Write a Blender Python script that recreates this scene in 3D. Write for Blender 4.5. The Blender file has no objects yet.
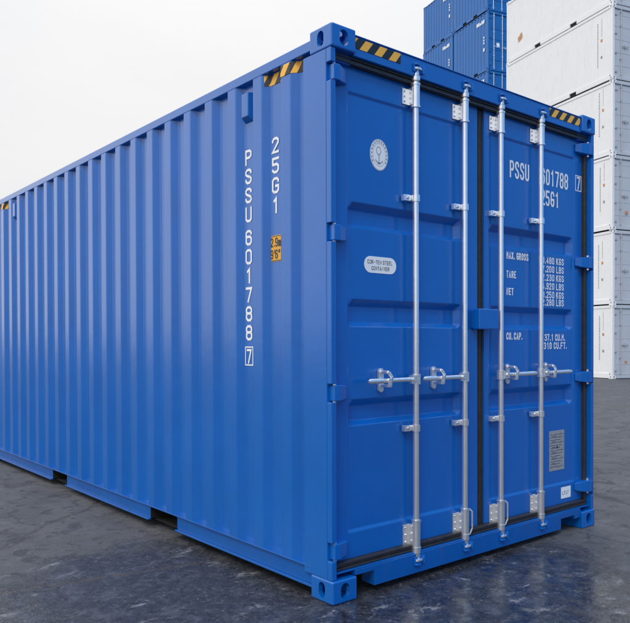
import bpy, bmesh, math, random
from mathutils import Matrix, Vector
S = bpy.context.scene
COL = S.collection
random.seed(7)
R = math.radians
# ------------------------------------------------------------------ camera
cd = bpy.data.cameras.new('camera'); cam = bpy.data.objects.new('camera', cd); COL.objects.link(cam)
RT = Vector((0.76018162, -0.64970595, -0.00246565)); UP = Vector((0.00895903, 0.00668764, 0.99993750)); FW = Vector((0.64964884, 0.76015620, -0.01090456))
m = Matrix.Identity(4)
for i in range(3):
    m[i][0] = RT[i]; m[i][1] = UP[i]; m[i][2] = -FW[i]
m[0][3], m[1][3], m[2][3] = -2.30408, -2.763516, 1.315037
cam.matrix_world = m
cd.sensor_width = 36; cd.lens = 727.1014 / 630 * 36
cd.shift_x = (315 - 341.2515) / 630; cd.shift_y = (349.763 - 311.5) / 630
cd.clip_start = 0.05; cd.clip_end = 5000
S.camera = cam
# ------------------------------------------------------------------ sky and sun (bright overcast)
SUN_EL, SUN_AZ = 46.0, 236.0           # azimuth clockwise from +Y: the sun stands behind the cloud on the left
w = bpy.data.worlds.new('World'); S.world = w; w.use_nodes = True
nt = w.node_tree; nt.nodes.clear()
out = nt.nodes.new('ShaderNodeOutputWorld')
sky = nt.nodes.new('ShaderNodeTexSky'); sky.sky_type = 'NISHITA'; sky.sun_disc = False
sky.sun_elevation = R(SUN_EL); sky.sun_rotation = R(SUN_AZ); sky.air_density = 1.0; sky.dust_density = 2.0
b1 = nt.nodes.new('ShaderNodeBackground'); b1.inputs[1].default_value = 0.05
nt.links.new(sky.outputs[0], b1.inputs[0])
tc = nt.nodes.new('ShaderNodeTexCoord'); nz = nt.nodes.new('ShaderNodeTexNoise')
nz.inputs['Scale'].default_value = 1.6; nz.inputs['Detail'].default_value = 5; nz.inputs['Roughness'].default_value = 0.5
mp = nt.nodes.new('ShaderNodeMapping'); mp.inputs['Scale'].default_value = (1, 1, 2.2)
nt.links.new(tc.outputs['Generated'], mp.inputs[0]); nt.links.new(mp.outputs[0], nz.inputs['Vector'])
cr = nt.nodes.new('ShaderNodeValToRGB')
cr.color_ramp.elements[0].position = 0.3; cr.color_ramp.elements[0].color = (0.86, 0.89, 0.92, 1)
cr.color_ramp.elements[1].position = 0.65; cr.color_ramp.elements[1].color = (1.0, 0.99, 0.985, 1)
nt.links.new(nz.outputs['Fac'], cr.inputs[0])
b2 = nt.nodes.new('ShaderNodeBackground'); b2.inputs[1].default_value = 0.88
# added blue patch, out of view south-east, to cut pale reflections on the doors
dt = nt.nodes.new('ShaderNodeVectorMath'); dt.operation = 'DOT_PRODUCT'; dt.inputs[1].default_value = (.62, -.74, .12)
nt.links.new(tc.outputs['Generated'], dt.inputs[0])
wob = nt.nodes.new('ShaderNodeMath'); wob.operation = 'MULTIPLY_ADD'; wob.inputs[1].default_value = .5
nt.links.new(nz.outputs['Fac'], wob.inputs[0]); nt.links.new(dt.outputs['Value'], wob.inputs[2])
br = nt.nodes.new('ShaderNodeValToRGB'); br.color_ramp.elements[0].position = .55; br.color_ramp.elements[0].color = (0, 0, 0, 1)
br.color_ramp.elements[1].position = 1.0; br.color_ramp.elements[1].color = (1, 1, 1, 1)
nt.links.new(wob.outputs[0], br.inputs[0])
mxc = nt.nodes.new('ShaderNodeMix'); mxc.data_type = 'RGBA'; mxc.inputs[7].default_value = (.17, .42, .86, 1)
# overcast: brightest overhead; low north-west boost added, out of view, for side wall reflections
def wm_(op, a, b, c=None):
    x = nt.nodes.new('ShaderNodeMath'); x.operation = op
    for i, v in enumerate((a, b) if c is None else (a, b, c)):
        if isinstance(v, (int, float)): x.inputs[i].default_value = v
        else: nt.links.new(v, x.inputs[i])
    return x.outputs[0]
sepw = nt.nodes.new('ShaderNodeSeparateXYZ'); nt.links.new(tc.outputs['Generated'], sepw.inputs[0])
zen = wm_('POWER', wm_('MAXIMUM', sepw.outputs[2], 0.0), 3.0)
nw = nt.nodes.new('ShaderNodeVectorMath'); nw.operation = 'DOT_PRODUCT'; nw.inputs[1].default_value = (-.80, .58, .12); nt.links.new(tc.outputs['Generated'], nw.inputs[0])
nwr = nt.nodes.new('ShaderNodeMapRange'); nwr.interpolation_type = 'SMOOTHSTEP'; nwr.inputs[1].default_value = .45; nwr.inputs[2].default_value = .95; nt.links.new(nw.outputs['Value'], nwr.inputs[0])
lum = wm_('ADD', wm_('MULTIPLY_ADD', zen, 1.1, .85), wm_('MULTIPLY', nwr.outputs[0], .45))
nt.links.new(wm_('MULTIPLY', lum, .88), b2.inputs[1])
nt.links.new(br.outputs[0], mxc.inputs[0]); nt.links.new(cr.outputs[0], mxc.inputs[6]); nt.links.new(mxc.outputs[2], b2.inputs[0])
mx = nt.nodes.new('ShaderNodeMixShader'); mx.inputs[0].default_value = 0.93
nt.links.new(b1.outputs[0], mx.inputs[1]); nt.links.new(b2.outputs[0], mx.inputs[2]); nt.links.new(mx.outputs[0], out.inputs[0])
ld = bpy.data.lights.new('sun', 'SUN'); ld.energy = 0.75; ld.angle = R(16); ld.color = (1.0, 0.97, 0.93)
sun = bpy.data.objects.new('sun', ld); COL.objects.link(sun)
sd = Vector((math.sin(R(SUN_AZ)) * math.cos(R(SUN_EL)), math.cos(R(SUN_AZ)) * math.cos(R(SUN_EL)), math.sin(R(SUN_EL))))
sun.rotation_euler = sd.to_track_quat('Z', 'Y').to_euler()
S.view_settings.view_transform = 'Standard'; S.view_settings.look = 'None'; S.view_settings.gamma = 1
S.view_settings.use_curve_mapping = False; S.view_settings.exposure = 0.34
S.render.engine = 'CYCLES'
S.cycles.max_bounces = 6

# ------------------------------------------------------------------ materials
class N:
    def __init__(s, name):
        s.m = bpy.data.materials.new(name); s.m.use_nodes = True; s.t = s.m.node_tree
        s.b = s.t.nodes['Principled BSDF']
    def n(s, typ, **k):
        x = s.t.nodes.new(typ)
        for a, v in k.items(): setattr(x, a, v)
        return x
    def l(s, a, b): s.t.links.new(a, b)
    def noise(s, scale, detail=4, rough=.55, vec=None, dist=0):
        x = s.n('ShaderNodeTexNoise'); x.inputs['Scale'].default_value = scale; x.inputs['Detail'].default_value = detail
        x.inputs['Roughness'].default_value = rough; x.inputs['Distortion'].default_value = dist
        if vec is not None: s.l(vec, x.inputs['Vector'])
        return x.outputs['Fac']
    def ramp(s, src, pts):
        x = s.n('ShaderNodeValToRGB'); e = x.color_ramp.elements
        while len(e) < len(pts): e.new(0.5)
        for i, (p, c) in enumerate(pts):
            e[i].position = p; e[i].color = (c, c, c, 1) if not isinstance(c, tuple) else (*c, 1)
        s.l(src, x.inputs[0]); return x.outputs['Color']
    def math(s, op, a, b=None, clamp=False):
        x = s.n('ShaderNodeMath', operation=op); x.use_clamp = clamp
        for i, v in enumerate((a, b)):
            if v is None: continue
            if isinstance(v, (int, float)): x.inputs[i].default_value = v
            else: s.l(v, x.inputs[i])
        return x.outputs[0]
    def mix(s, f, a, b):
        x = s.n('ShaderNodeMix', data_type='RGBA')
        if isinstance(f, (int, float)): x.inputs[0].default_value = f
        else: s.l(f, x.inputs[0])
        for i, v in ((6, a), (7, b)):
            if isinstance(v, tuple): x.inputs[i].default_value = (*v, 1)
            else: s.l(v, x.inputs[i])
        return x.outputs[2]
    def coord(s, scale=(1, 1, 1), kind='Object'):
        t = s.n('ShaderNodeTexCoord'); mp = s.n('ShaderNodeMapping'); mp.inputs['Scale'].default_value = scale
        s.l(t.outputs[kind], mp.inputs[0]); return mp.outputs[0]
    def bump(s, h, strength, dist=0.01):
        x = s.n('ShaderNodeBump'); x.inputs['Strength'].default_value = strength; x.inputs['Distance'].default_value = dist
        s.l(h, x.inputs['Height']); s.l(x.outputs[0], s.b.inputs['Normal']); return x
def paint(name, col, rough=.3, var=.12, dirt=(.08, .075, .07), dirt_amt=.12, bump=.15, coat=0.0, scale=1.0, spec=.5, sheen=0.0, scuff=0.0):
    k = N(name); k.b.inputs['Sheen Weight'].default_value = sheen; k.b.inputs['Sheen Roughness'].default_value = .45; k.b.inputs['Specular IOR Level'].default_value = spec; v = k.coord()
    n1 = k.noise(2.2 * scale, 6, .6, v); n2 = k.noise(38 * scale, 3, .6, v)
    vs = k.coord((14, 14, 1.1)); streak = k.noise(1.6 * scale, 5, .65, vs)
    lo = tuple(c * (1 - var) for c in col); hi = tuple(min(1, c * (1 + var)) for c in col)
    base = k.ramp(n1, [(0.3, lo), (0.7, hi)])
    f = k.math('MULTIPLY', k.ramp(streak, [(.56, 0.0), (.8, 1.0)]), dirt_amt)
    base = k.mix(f, base, dirt)
    if scuff:
        vv = k.coord((3.0, 3.0, 40)); sc_ = k.math('MULTIPLY', k.ramp(k.noise(1.3, 6, .7, vv), [(.70, 0.0), (.73, 1.0)]), k.ramp(k.noise(1.7, 3, .5, v), [(.55, 0.0), (.7, 1.0)]))
        base = k.mix(k.math('MULTIPLY', sc_, scuff), base, (.10, .24, .50))
    k.l(base, k.b.inputs['Base Color'])
    r = k.n('ShaderNodeMapRange'); k.l(n1, r.inputs[0]); r.inputs[3].default_value = rough * .8; r.inputs[4].default_value = rough * 1.3
    k.l(r.outputs[0], k.b.inputs['Roughness'])
    k.b.inputs['Coat Weight'].default_value = coat; k.b.inputs['Coat Roughness'].default_value = .24
    h = k.math('ADD', k.math('MULTIPLY', n2, .25), k.math('MULTIPLY', k.noise(5 * scale, 3, .5, v), 1.0))
    k.bump(h, bump, .01); return k.m
def plain(name, col, rough=.5, metal=0.0, var=.1, scale=30, bump=.1):
    k = N(name); v = k.coord(); n = k.noise(scale, 4, .6, v)
    k.l(k.ramp(n, [(.3, tuple(c * (1 - var) for c in col)), (.7, tuple(min(1, c * (1 + var)) for c in col))]), k.b.inputs['Base Color'])
    k.b.inputs['Roughness'].default_value = rough; k.b.inputs['Metallic'].default_value = metal
    k.bump(n, bump, .003); return k.m
def hazard(name, per=.092, off=0.0, slope=.62):
    k = N(name); t = k.n('ShaderNodeTexCoord'); s = k.n('ShaderNodeSeparateXYZ'); k.l(t.outputs['Object'], s.inputs[0])
    u = k.math('SUBTRACT', k.math('SUBTRACT', s.outputs[0], s.outputs[1]), k.math('MULTIPLY', s.outputs[2], slope))
    fr = k.math('FRACT', k.math('DIVIDE', k.math('ADD', u, 50 + off), per))
    st = k.math('GREATER_THAN', fr, .5)
    wear = k.noise(60, 4, .7, t.outputs['Object'])
    yel = k.ramp(wear, [(.3, (.98, .46, .03)), (.7, (1.0, .54, .06))])
    k.l(k.mix(st, (.012, .012, .014), yel), k.b.inputs['Base Color']); k.b.inputs['Roughness'].default_value = .4
    return k.m
M = {}
M['blue'] = paint('blue_container_paint', (.000, .126, .50), .22, .06, dirt_amt=.04, coat=.35, spec=.5, scuff=.35)
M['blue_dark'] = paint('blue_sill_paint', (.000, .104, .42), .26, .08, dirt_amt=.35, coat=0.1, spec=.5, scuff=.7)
M['blue_far'] = paint('background_blue_paint', (.008, .135, .44), .4, .08, dirt_amt=.1)
M['white_far'] = paint('reefer_white_paint', (.86, .87, .88), .38, .02, dirt=(.42, .40, .38), dirt_amt=.45)
M['shade_grey_far'] = paint('reefer_door_shade_grey', (.55, .58, .62), .42, .05, dirt=(.3, .29, .28), dirt_amt=.4)  # shade on the door end put into the colour as a greyer white
M['alu'] = plain('reefer_bare_metal', (.50, .51, .53), .5, .15)
M['rubber'] = plain('rubber_gasket', (.036, .033, .034), .45, 0, .3)
M['steel'] = plain('galvanised_steel', (.90, .91, .93), .22, .85, .04, 25, .05)
M['zinc'] = plain('zinc_plated_casting', (.86, .86, .86), .24, .8, .10, 45, .3)
M['ink'] = plain('white_marking_film', (.93, .94, .95), .5, 0, .02)
M['dark'] = plain('dark_print', (.03, .035, .05), .5, 0, .1)
M['greyprint'] = plain('grey_print', (.25, .28, .33), .5, 0, .1)
M['yellow'] = plain('yellow_label_film', (.85, .42, .04), .45, 0, .05)
M['floor'] = plain('dark_underfloor', (.014, .013, .013), .85, 0, .3)
M['plate'] = plain('brushed_plate', (.42, .42, .42), .5, .3, .25, 60)
M['orange'] = plain('orange_sticker_film', (.62, .27, .12), .5, 0, .1)
M['rust'] = plain('rust_stain', (.55, .30, .17), .7, 0, .35, 12)
M['hazard'] = hazard('hazard_stripe_film', .104, .01, .8)
M['hazard_head'] = hazard('hazard_stripe_film_header', .104, .062, .8)
M['hazard_right'] = hazard('hazard_stripe_film_right', .094, .03, .9)

# ------------------------------------------------------------------ mesh helpers
class MB:
    def __init__(s): s.v = []; s.f = []; s.sm = []
    def add(s, vs, fs, smooth=False):
        o = len(s.v); s.v += [tuple(v) for v in vs]; s.f += [tuple(i + o for i in f) for f in fs]; s.sm += [smooth] * len(fs); return s
    def box(s, x0, x1, y0, y1, z0, z1):
        return s.add([(x, y, z) for z in (z0, z1) for y in (y0, y1) for x in (x0, x1)],
                     [(0, 2, 3, 1), (4, 5, 7, 6), (0, 1, 5, 4), (2, 6, 7, 3), (0, 4, 6, 2), (1, 3, 7, 5)])
    def prism(s, pts, axis, a, b):
        # pts in the two other axes in cyclic order; extruded from a to b along axis
        n = len(pts)
        def mk(p, c):
            return {'x': (c, p[0], p[1]), 'y': (p[0], c, p[1]), 'z': (p[0], p[1], c)}[axis]
        vs = [mk(p, a) for p in pts] + [mk(p, b) for p in pts]
        fs = [tuple(range(n)), tuple(range(2 * n - 1, n - 1, -1))] + [(i, i + n, (i + 1) % n + n, (i + 1) % n) for i in range(n)]
        return s.add(vs, fs)
    def tube(s, p0, p1, r0, r1=None, n=20, caps=True):
        r1 = r0 if r1 is None else r1
        p0, p1 = Vector(p0), Vector(p1); d = (p1 - p0).normalized()
        a = d.orthogonal().normalized(); b = d.cross(a)
        vs = []
        for p, r in ((p0, r0), (p1, r1)):
            for i in range(n):
                t = 2 * math.pi * i / n; vs.append(p + a * math.cos(t) * r + b * math.sin(t) * r)
        s.add(vs, [(i, (i + 1) % n, (i + 1) % n + n, i + n) for i in range(n)], True)
        if caps: s.add(vs, [tuple(range(n - 1, -1, -1)), tuple(range(n, 2 * n))])
        return s
    def build(s, name, mat, parent=None, bevel=0, seg=2, label=None, solid=0):
        me = bpy.data.meshes.new(name); me.from_pydata(s.v, [], s.f); me.update()
        for p, q in zip(me.polygons, s.sm): p.use_smooth = q
        bm = bmesh.new(); bm.from_mesh(me); bmesh.ops.recalc_face_normals(bm, faces=bm.faces) if not solid else None
        bm.to_mesh(me); bm.free()
        me.materials.append(M[mat] if isinstance(mat, str) else mat)
        o = bpy.data.objects.new(name, me); COL.objects.link(o)
        if parent: o.parent = parent
        if bevel:
            b = o.modifiers.new('b', 'BEVEL'); b.width = bevel; b.segments = seg; b.limit_method = 'ANGLE'; b.angle_limit = R(40)
        if solid:
            q = o.modifiers.new('s', 'SOLIDIFY'); q.thickness = solid; q.offset = 0
        if label: o['label'] = label
        return o
def empty(name, loc=(0, 0, 0), rz=0, label=None, cat=None, group=None):
    o = bpy.data.objects.new(name, None); COL.objects.link(o); o.location = loc; o.rotation_euler = (0, 0, rz); o.empty_display_size = .3
    if label: o['label'] = label
    if cat: o['category'] = cat
    if group: o['group'] = group
    return o
def box(name, mat, parent, x0, x1, y0, y1, z0, z1, bevel=0, label=None):
    return MB().box(x0, x1, y0, y1, z0, z1).build(name, mat, parent, bevel, label=label)

# ------------------------------------------------------------------ stencil lettering (stroke font on a 4 x 7 grid)
G = {
 'P': [[(0, 0), (0, 7), (3, 7), (4, 6), (4, 4.3), (3, 3.3), (0, 3.3)]],
 'S': [[(4, 5.6), (4, 6), (3, 7), (1, 7), (0, 6), (0, 4.8), (.8, 4), (3.2, 3), (4, 2.2), (4, 1), (3, 0), (1, 0), (0, 1), (0, 1.4)]],
 'U': [[(0, 7), (0, 1), (1, 0), (3, 0), (4, 1), (4, 7)]],
 '6': [[(4, 5.7), (4, 6), (3, 7), (1, 7), (0, 6), (0, 1), (1, 0), (3, 0), (4, 1), (4, 3), (3, 4), (0, 4)]],
 '0': [[(1, 0), (3, 0), (4, 1), (4, 6), (3, 7), (1, 7), (0, 6), (0, 1), (1, 0)]],
 '1': [[(1, 5.8), (2.4, 7), (2.4, 0)]],
 '7': [[(0, 7), (4, 7), (1.4, 0)]],
 '8': [[(1, 3.7), (0, 4.5), (0, 6), (1, 7), (3, 7), (4, 6), (4, 4.5), (3, 3.7), (1, 3.7), (0, 2.9), (0, 1), (1, 0), (3, 0), (4, 1), (4, 2.9), (3, 3.7)]],
 '2': [[(0, 5.6), (0, 6), (1, 7), (3, 7), (4, 6), (4, 4.6), (0, 0), (4, 0)]],
 '5': [[(4, 7), (0, 7), (0, 4), (3, 4), (4, 3), (4, 1), (3, 0), (1, 0), (0, 1)]],
 '3': [[(0, 6), (1, 7), (3, 7), (4, 6), (4, 4.5), (3, 3.7), (1.4, 3.7)], [(3, 3.7), (4, 2.9), (4, 1), (3, 0), (1, 0), (0, 1)]],
 '4': [[(3, 0), (3, 7), (0, 2), (4, 2)]],
 '9': [[(0, 1), (1, 0), (3, 0), (4, 1), (4, 6), (3, 7), (1, 7), (0, 6), (0, 4), (1, 3), (4, 3)]],
 'G': [[(4, 5.6), (4, 6), (3, 7), (1, 7), (0, 6), (0, 1), (1, 0), (3, 0), (4, 1), (4, 3.2), (2.2, 3.2)]],
 'M': [[(0, 0), (0, 7), (2, 3.5), (4, 7), (4, 0)]], 'A': [[(0, 0), (2, 7), (4, 0)], [(.7, 2.2), (3.3, 2.2)]],
 'X': [[(0, 0), (4, 7)], [(0, 7), (4, 0)]], 'R': [[(0, 0), (0, 7), (3, 7), (4, 6), (4, 4.3), (3, 3.4), (0, 3.4)], [(2, 3.4), (4, 0)]],
 'O': [[(1, 0), (3, 0), (4, 1), (4, 6), (3, 7), (1, 7), (0, 6), (0, 1), (1, 0)]],
 'T': [[(0, 7), (4, 7)], [(2, 7), (2, 0)]], 'E': [[(4, 7), (0, 7), (0, 0), (4, 0)], [(0, 3.6), (3.2, 3.6)]],
 'F': [[(4, 7), (0, 7), (0, 0)], [(0, 3.6), (3.2, 3.6)]], 'N': [[(0, 0), (0, 7), (4, 0), (4, 7)]],
 'C': [[(4, 5.4), (4, 6), (3, 7), (1, 7), (0, 6), (0, 1), (1, 0), (3, 0), (4, 1), (4, 1.6)]],
 'K': [[(0, 0), (0, 7)], [(4, 7), (0, 3)], [(1.4, 4.2), (4, 0)]], 'L': [[(0, 7), (0, 0), (4, 0)]],
 'B': [[(0, 0), (0, 7), (3, 7), (4, 6), (4, 4.5), (3, 3.7), (0, 3.7)], [(3, 3.7), (4, 2.9), (4, 1), (3, 0), (0, 0)]],
 '.': [[(.4, 0), (.4, .7)]], "'": [[(1, 7), (1, 5)]], '"': [[(.6, 7), (.6, 5)], [(2.4, 7), (2.4, 5)]], '-': [[(.4, 3.5), (3.6, 3.5)]],
 'm': [[(0, 0), (0, 4.6)], [(0, 4), (1.2, 4.6), (2, 4), (2, 0)], [(2, 4), (3.2, 4.6), (4, 4), (4, 0)]],
 'I': [[(2, 0), (2, 7)]], 'J': [[(4, 7), (4, 1), (3, 0), (1, 0), (0, 1)]], ' ': [],
}
LAYER = [0]
def glyph(mb, ch, w, h, th, place):
    """place(u, v) -> 3D point; u, v in metres from the lower-left of the letter"""
    sx, sy = (w - th) / 4, (h - th) / 7
    for pl in G[ch]:
        P = [Vector((p[0] * sx + th / 2, p[1] * sy + th / 2)) for p in pl]
        closed = (P[0] - P[-1]).length < 1e-6
        if closed: P = P[:-1]
        n = len(P); L = []; Rr = []
        for i in range(n):
            a = P[i - 1] if (i > 0 or closed) else None; b = P[(i + 1) % n] if (i < n - 1 or closed) else None
            d1 = (P[i] - a).normalized() if a is not None else None; d2 = (b - P[i]).normalized() if b is not None else None
            if d1 is None: d1 = d2
            if d2 is None: d2 = d1
            nn = Vector((-(d1 + d2).y, (d1 + d2).x)); nn = nn.normalized() if nn.length > 1e-6 else Vector((-d1.y, d1.x))
            c = max(.45, nn.dot(Vector((-d1.y, d1.x)))); e = Vector((0, 0))
            if not closed and i == 0: e = -d2 * th / 2
            if not closed and i == n - 1: e = d1 * th / 2
            L.append(P[i] + e + nn * th / 2 / c); Rr.append(P[i] + e - nn * th / 2 / c)
        k = n if closed else n - 1
        for i in range(k):
            j = (i + 1) % n; LAYER[0] = (LAYER[0] + 1) % 14; d = LAYER[0] * .00008
            mb.add([place(L[i].x, L[i].y, d), place(L[j].x, L[j].y, d), place(Rr[j].x, Rr[j].y, d), place(Rr[i].x, Rr[i].y, d)], [(0, 1, 2, 3)])
def text_front(s, x, z, cw, pitch, h, th, y, name, mat, parent, label=None):
    mb = MB(); i = 0.0
    for ch in s:
        glyph(mb, ch, cw, h, th, lambda u, v, d, ox=x + i * pitch: (ox + u, y - d, z + v))
        i += .5 if ch in ". '" else 1
    return mb.build(name, mat, parent, label=label)

# ------------------------------------------------------------------ ground
def world_vec(k):
    g = k.n('ShaderNodeNewGeometry'); return g.outputs['Position']
def make_ground():
    k = N('wet_yard_concrete'); P = world_vec(k)
    sp = k.n('ShaderNodeSeparateXYZ'); k.l(P, sp.inputs[0]); X, Y = sp.outputs[0], sp.outputs[1]
    big = k.noise(.55, 6, .62, P, .6); mid = k.noise(2.3, 7, .65, P, .4); fine = k.noise(18, 5, .7, P); grit = k.noise(120, 3, .7, P); patch = k.noise(5.5, 6, .68, P, 1.0)
    def blob(cx, cy, sx, sy, ang=0):
        c, s_ = math.cos(ang), math.sin(ang)
        dx = k.math('ADD', X, -cx); dy = k.math('ADD', Y, -cy)
        u = k.math('ADD', k.math('MULTIPLY', dx, c / sx), k.math('MULTIPLY', dy, s_ / sx))
        v = k.math('ADD', k.math('MULTIPLY', dx, -s_ / sy), k.math('MULTIPLY', dy, c / sy))
        r = k.math('SQRT', k.math('ADD', k.math('MULTIPLY', u, u), k.math('MULTIPLY', v, v)))
        return k.math('SUBTRACT', 1.0, r, True)
    wet = k.math('ADD', k.math('MULTIPLY', k.math('SUBTRACT', big, .5), 1.0), k.math('MULTIPLY', k.math('SUBTRACT', mid, .5), .95))
    for a, amt in ((blob(-.9, .5, 1.9, 1.35, .5), 1.05), (blob(.8, -.4, 1.35, .75, .15), 1.15), (blob(2.6, .0, .9, .35, .2), -.35),
                   (blob(-1.6, 4.3, 2.0, 2.7), -.9), (blob(3.6, .9, 1.8, 1.2, .4), -.35), (blob(2.0, -.75, .75, .35, .3), -.5), (blob(0, -2, 2.4, 1.6), .5)):
        wet = k.math('ADD', wet, k.math('MULTIPLY', a, amt))
    wet = k.math('ADD', wet, k.math('MULTIPLY', k.math('SUBTRACT', fine, .5), .55))
    wet = k.math('ADD', wet, k.math('MULTIPLY', k.math('SUBTRACT', k.noise(46, 5, .75, P), .5), .5))
    wm = k.ramp(wet, [(-.0 + .02, 0.0), (.30, 1.0)])
    dry = k.mix(k.ramp(mid, [(.35, 0.0), (.65, 1.0)]), (.062, .067, .076), (.128, .133, .145))
    dry = k.mix(k.ramp(fine, [(.35, 0.0), (.75, 1.0)]), dry, (.078, .082, .092))
    dry = k.mix(k.math('MULTIPLY', k.ramp(patch, [(.40, 1.0), (.47, 0.0)]), .8), dry, (.034, .037, .047))
    dry = k.mix(k.math('MULTIPLY', k.ramp(grit, [(.55, 0.0), (.7, 1.0)]), .4), dry, (.18, .175, .17))
    wc = k.mix(k.ramp(fine, [(.35, 0.0), (.65, 1.0)]), (.009, .010, .014), (.036, .039, .047))
    wc = k.mix(k.ramp(k.noise(7, 8, .78, P, .3), [(.50, 0.0), (.60, 1.0)]), wc, (.056, .061, .076))
    wc = k.mix(k.ramp(k.noise(33, 6, .8, P, .2), [(.56, 0.0), (.66, .8)]), wc, (.16, .165, .18))
    c = k.mix(wm, dry, wc)
    # pale scaled-off patches and lime marks lying in the wet part
    sv = k.n('ShaderNodeMapping'); sv.inputs['Rotation'].default_value = (0, 0, R(52)); sv.inputs['Scale'].default_value = (1.0, 1.7, 1); k.l(P, sv.inputs[0])
    pn = k.noise(4.6, 10, .80, sv.outputs[0], .5)
    pale = k.math('MULTIPLY', k.ramp(pn, [(.565, 0.0), (.62, 1.0)]), k.ramp(k.noise(1.3, 3, .5, P), [(.38, .0), (.52, 1.0)]))
    pale = k.math('MULTIPLY', pale, k.ramp(fine, [(.35, .15), (.6, 1.0)]))
    pale = k.math('MULTIPLY', pale, k.math('ADD', k.math('MULTIPLY', wm, .75), .25))
    c = k.mix(k.math('MULTIPLY', pale, .7), c, (.33, .34, .37))
    agg = k.n('ShaderNodeTexVoronoi'); agg.inputs['Scale'].default_value = 95; k.l(P, agg.inputs['Vector'])
    ag = k.math('MULTIPLY', k.ramp(agg.outputs['Distance'], [(.0, 1.0), (.35, 0.0)]), k.ramp(grit, [(.45, 0.0), (.6, 1.0)]))
    c = k.mix(k.math('MULTIPLY', ag, .6), c, (.22, .22, .23))
    sp = k.ramp(k.noise(60, 4, .8, P), [(.30, 1.0), (.40, 0.0)])
    c = k.mix(k.math('MULTIPLY', sp, .6), c, (.012, .013, .018))
    # a few debris-filled joints
    vor = k.n('ShaderNodeTexVoronoi', feature='DISTANCE_TO_EDGE'); vor.inputs['Scale'].default_value = .21
    wv = k.n('ShaderNodeVectorMath', operation='ADD'); nzc = k.n('ShaderNodeTexNoise'); nzc.inputs['Scale'].default_value = 2.0; nzc.inputs['Detail'].default_value = 8
    k.l(P, nzc.inputs['Vector']); sc = k.n('ShaderNodeVectorMath', operation='SCALE'); sc.inputs['Scale'].default_value = .30
    k.l(nzc.outputs['Color'], sc.inputs[0]); k.l(P, wv.inputs[0]); k.l(sc.outputs[0], wv.inputs[1]); k.l(wv.outputs[0], vor.inputs['Vector'])
    def joint(ax, ay, bx_, by_, wd):
        L_ = math.hypot(bx_ - ax, by_ - ay); ux, uy = (bx_ - ax) / L_, (by_ - ay) / L_
        t = k.math('ADD', k.math('MULTIPLY', X, ux), k.math('ADD', k.math('MULTIPLY', Y, uy), -(ax * ux + ay * uy)))
        n_ = k.math('ADD', k.math('MULTIPLY', X, -uy), k.math('ADD', k.math('MULTIPLY', Y, ux), ax * uy - ay * ux))
        n_ = k.math('ABSOLUTE', k.math('ADD', n_, k.math('MULTIPLY', k.math('SUBTRACT', patch, .5), .10)))
        inside = k.math('MULTIPLY', k.math('GREATER_THAN', t, 0), k.math('LESS_THAN', t, L_))
        return k.math('MULTIPLY', k.ramp(k.math('DIVIDE', n_, wd), [(.3, 1.0), (1.0, 0.0)]), inside)
    jn = k.math('MULTIPLY', joint(-3.4, 1.75, .3, .98, .022), k.ramp(k.noise(14, 6, .8, P), [(.38, 0.0), (.55, 1.0)]))
    c = k.mix(k.math('MULTIPLY', jn, .75), c, (.075, .058, .035))
    jr = joint(2.2, .32, 2.06, -2.5, .010)
    c = k.mix(k.math('MULTIPLY', jr, .85), c, (.018, .017, .016))
    ck = k.math('MULTIPLY', k.ramp(vor.outputs['Distance'], [(0.0, 1.0), (.005, 0.0)]), k.ramp(patch, [(.4, 0.0), (.55, 1.0)]))
    c = k.mix(k.math('MULTIPLY', ck, .8), c, (.05, .042, .032))
    k.l(c, k.b.inputs['Base Color'])
    pud = k.math('MULTIPLY', k.ramp(wet, [(.22, 0.0), (.5, 1.0)]), k.math('ADD', .30, k.math('MULTIPLY', blob(1.0, -.5, 2.1, 1.2, .1), 2.2), True), True)
    ro = k.mix(wm, (.8, .8, .8), (.46, .46, .46)); ro = k.mix(k.math('MULTIPLY', pud, k.ramp(k.noise(9, 7, .75, P, .4), [(.42, 1.0), (.56, .25)])), ro, (.09, .09, .09))
    ro = k.mix(pale, ro, (.6, .6, .6))
    k.l(ro, k.b.inputs['Roughness'])
    h = k.math('ADD', k.math('MULTIPLY', mid, 1.0), k.math('ADD', k.math('MULTIPLY', fine, .35), k.math('MULTIPLY', grit, .12)))
    h = k.math('SUBTRACT', h, k.math('MULTIPLY', ck, .3))
    bp = k.bump(h, .7, .03)
    st = k.n('ShaderNodeMapRange'); k.l(pud, st.inputs[0]); st.inputs[3].default_value = .9; st.inputs[4].default_value = .10
    k.l(st.outputs[0], bp.inputs['Strength'])
    mb = MB(); A = 1500
    mb.add([(-A, -A, 0), (A, -A, 0), (A, A, 0), (-A, A, 0)], [(0, 1, 2, 3)])
    o = mb.build('ground', k.m); o['kind'] = 'structure'; return o
make_ground()
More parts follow.
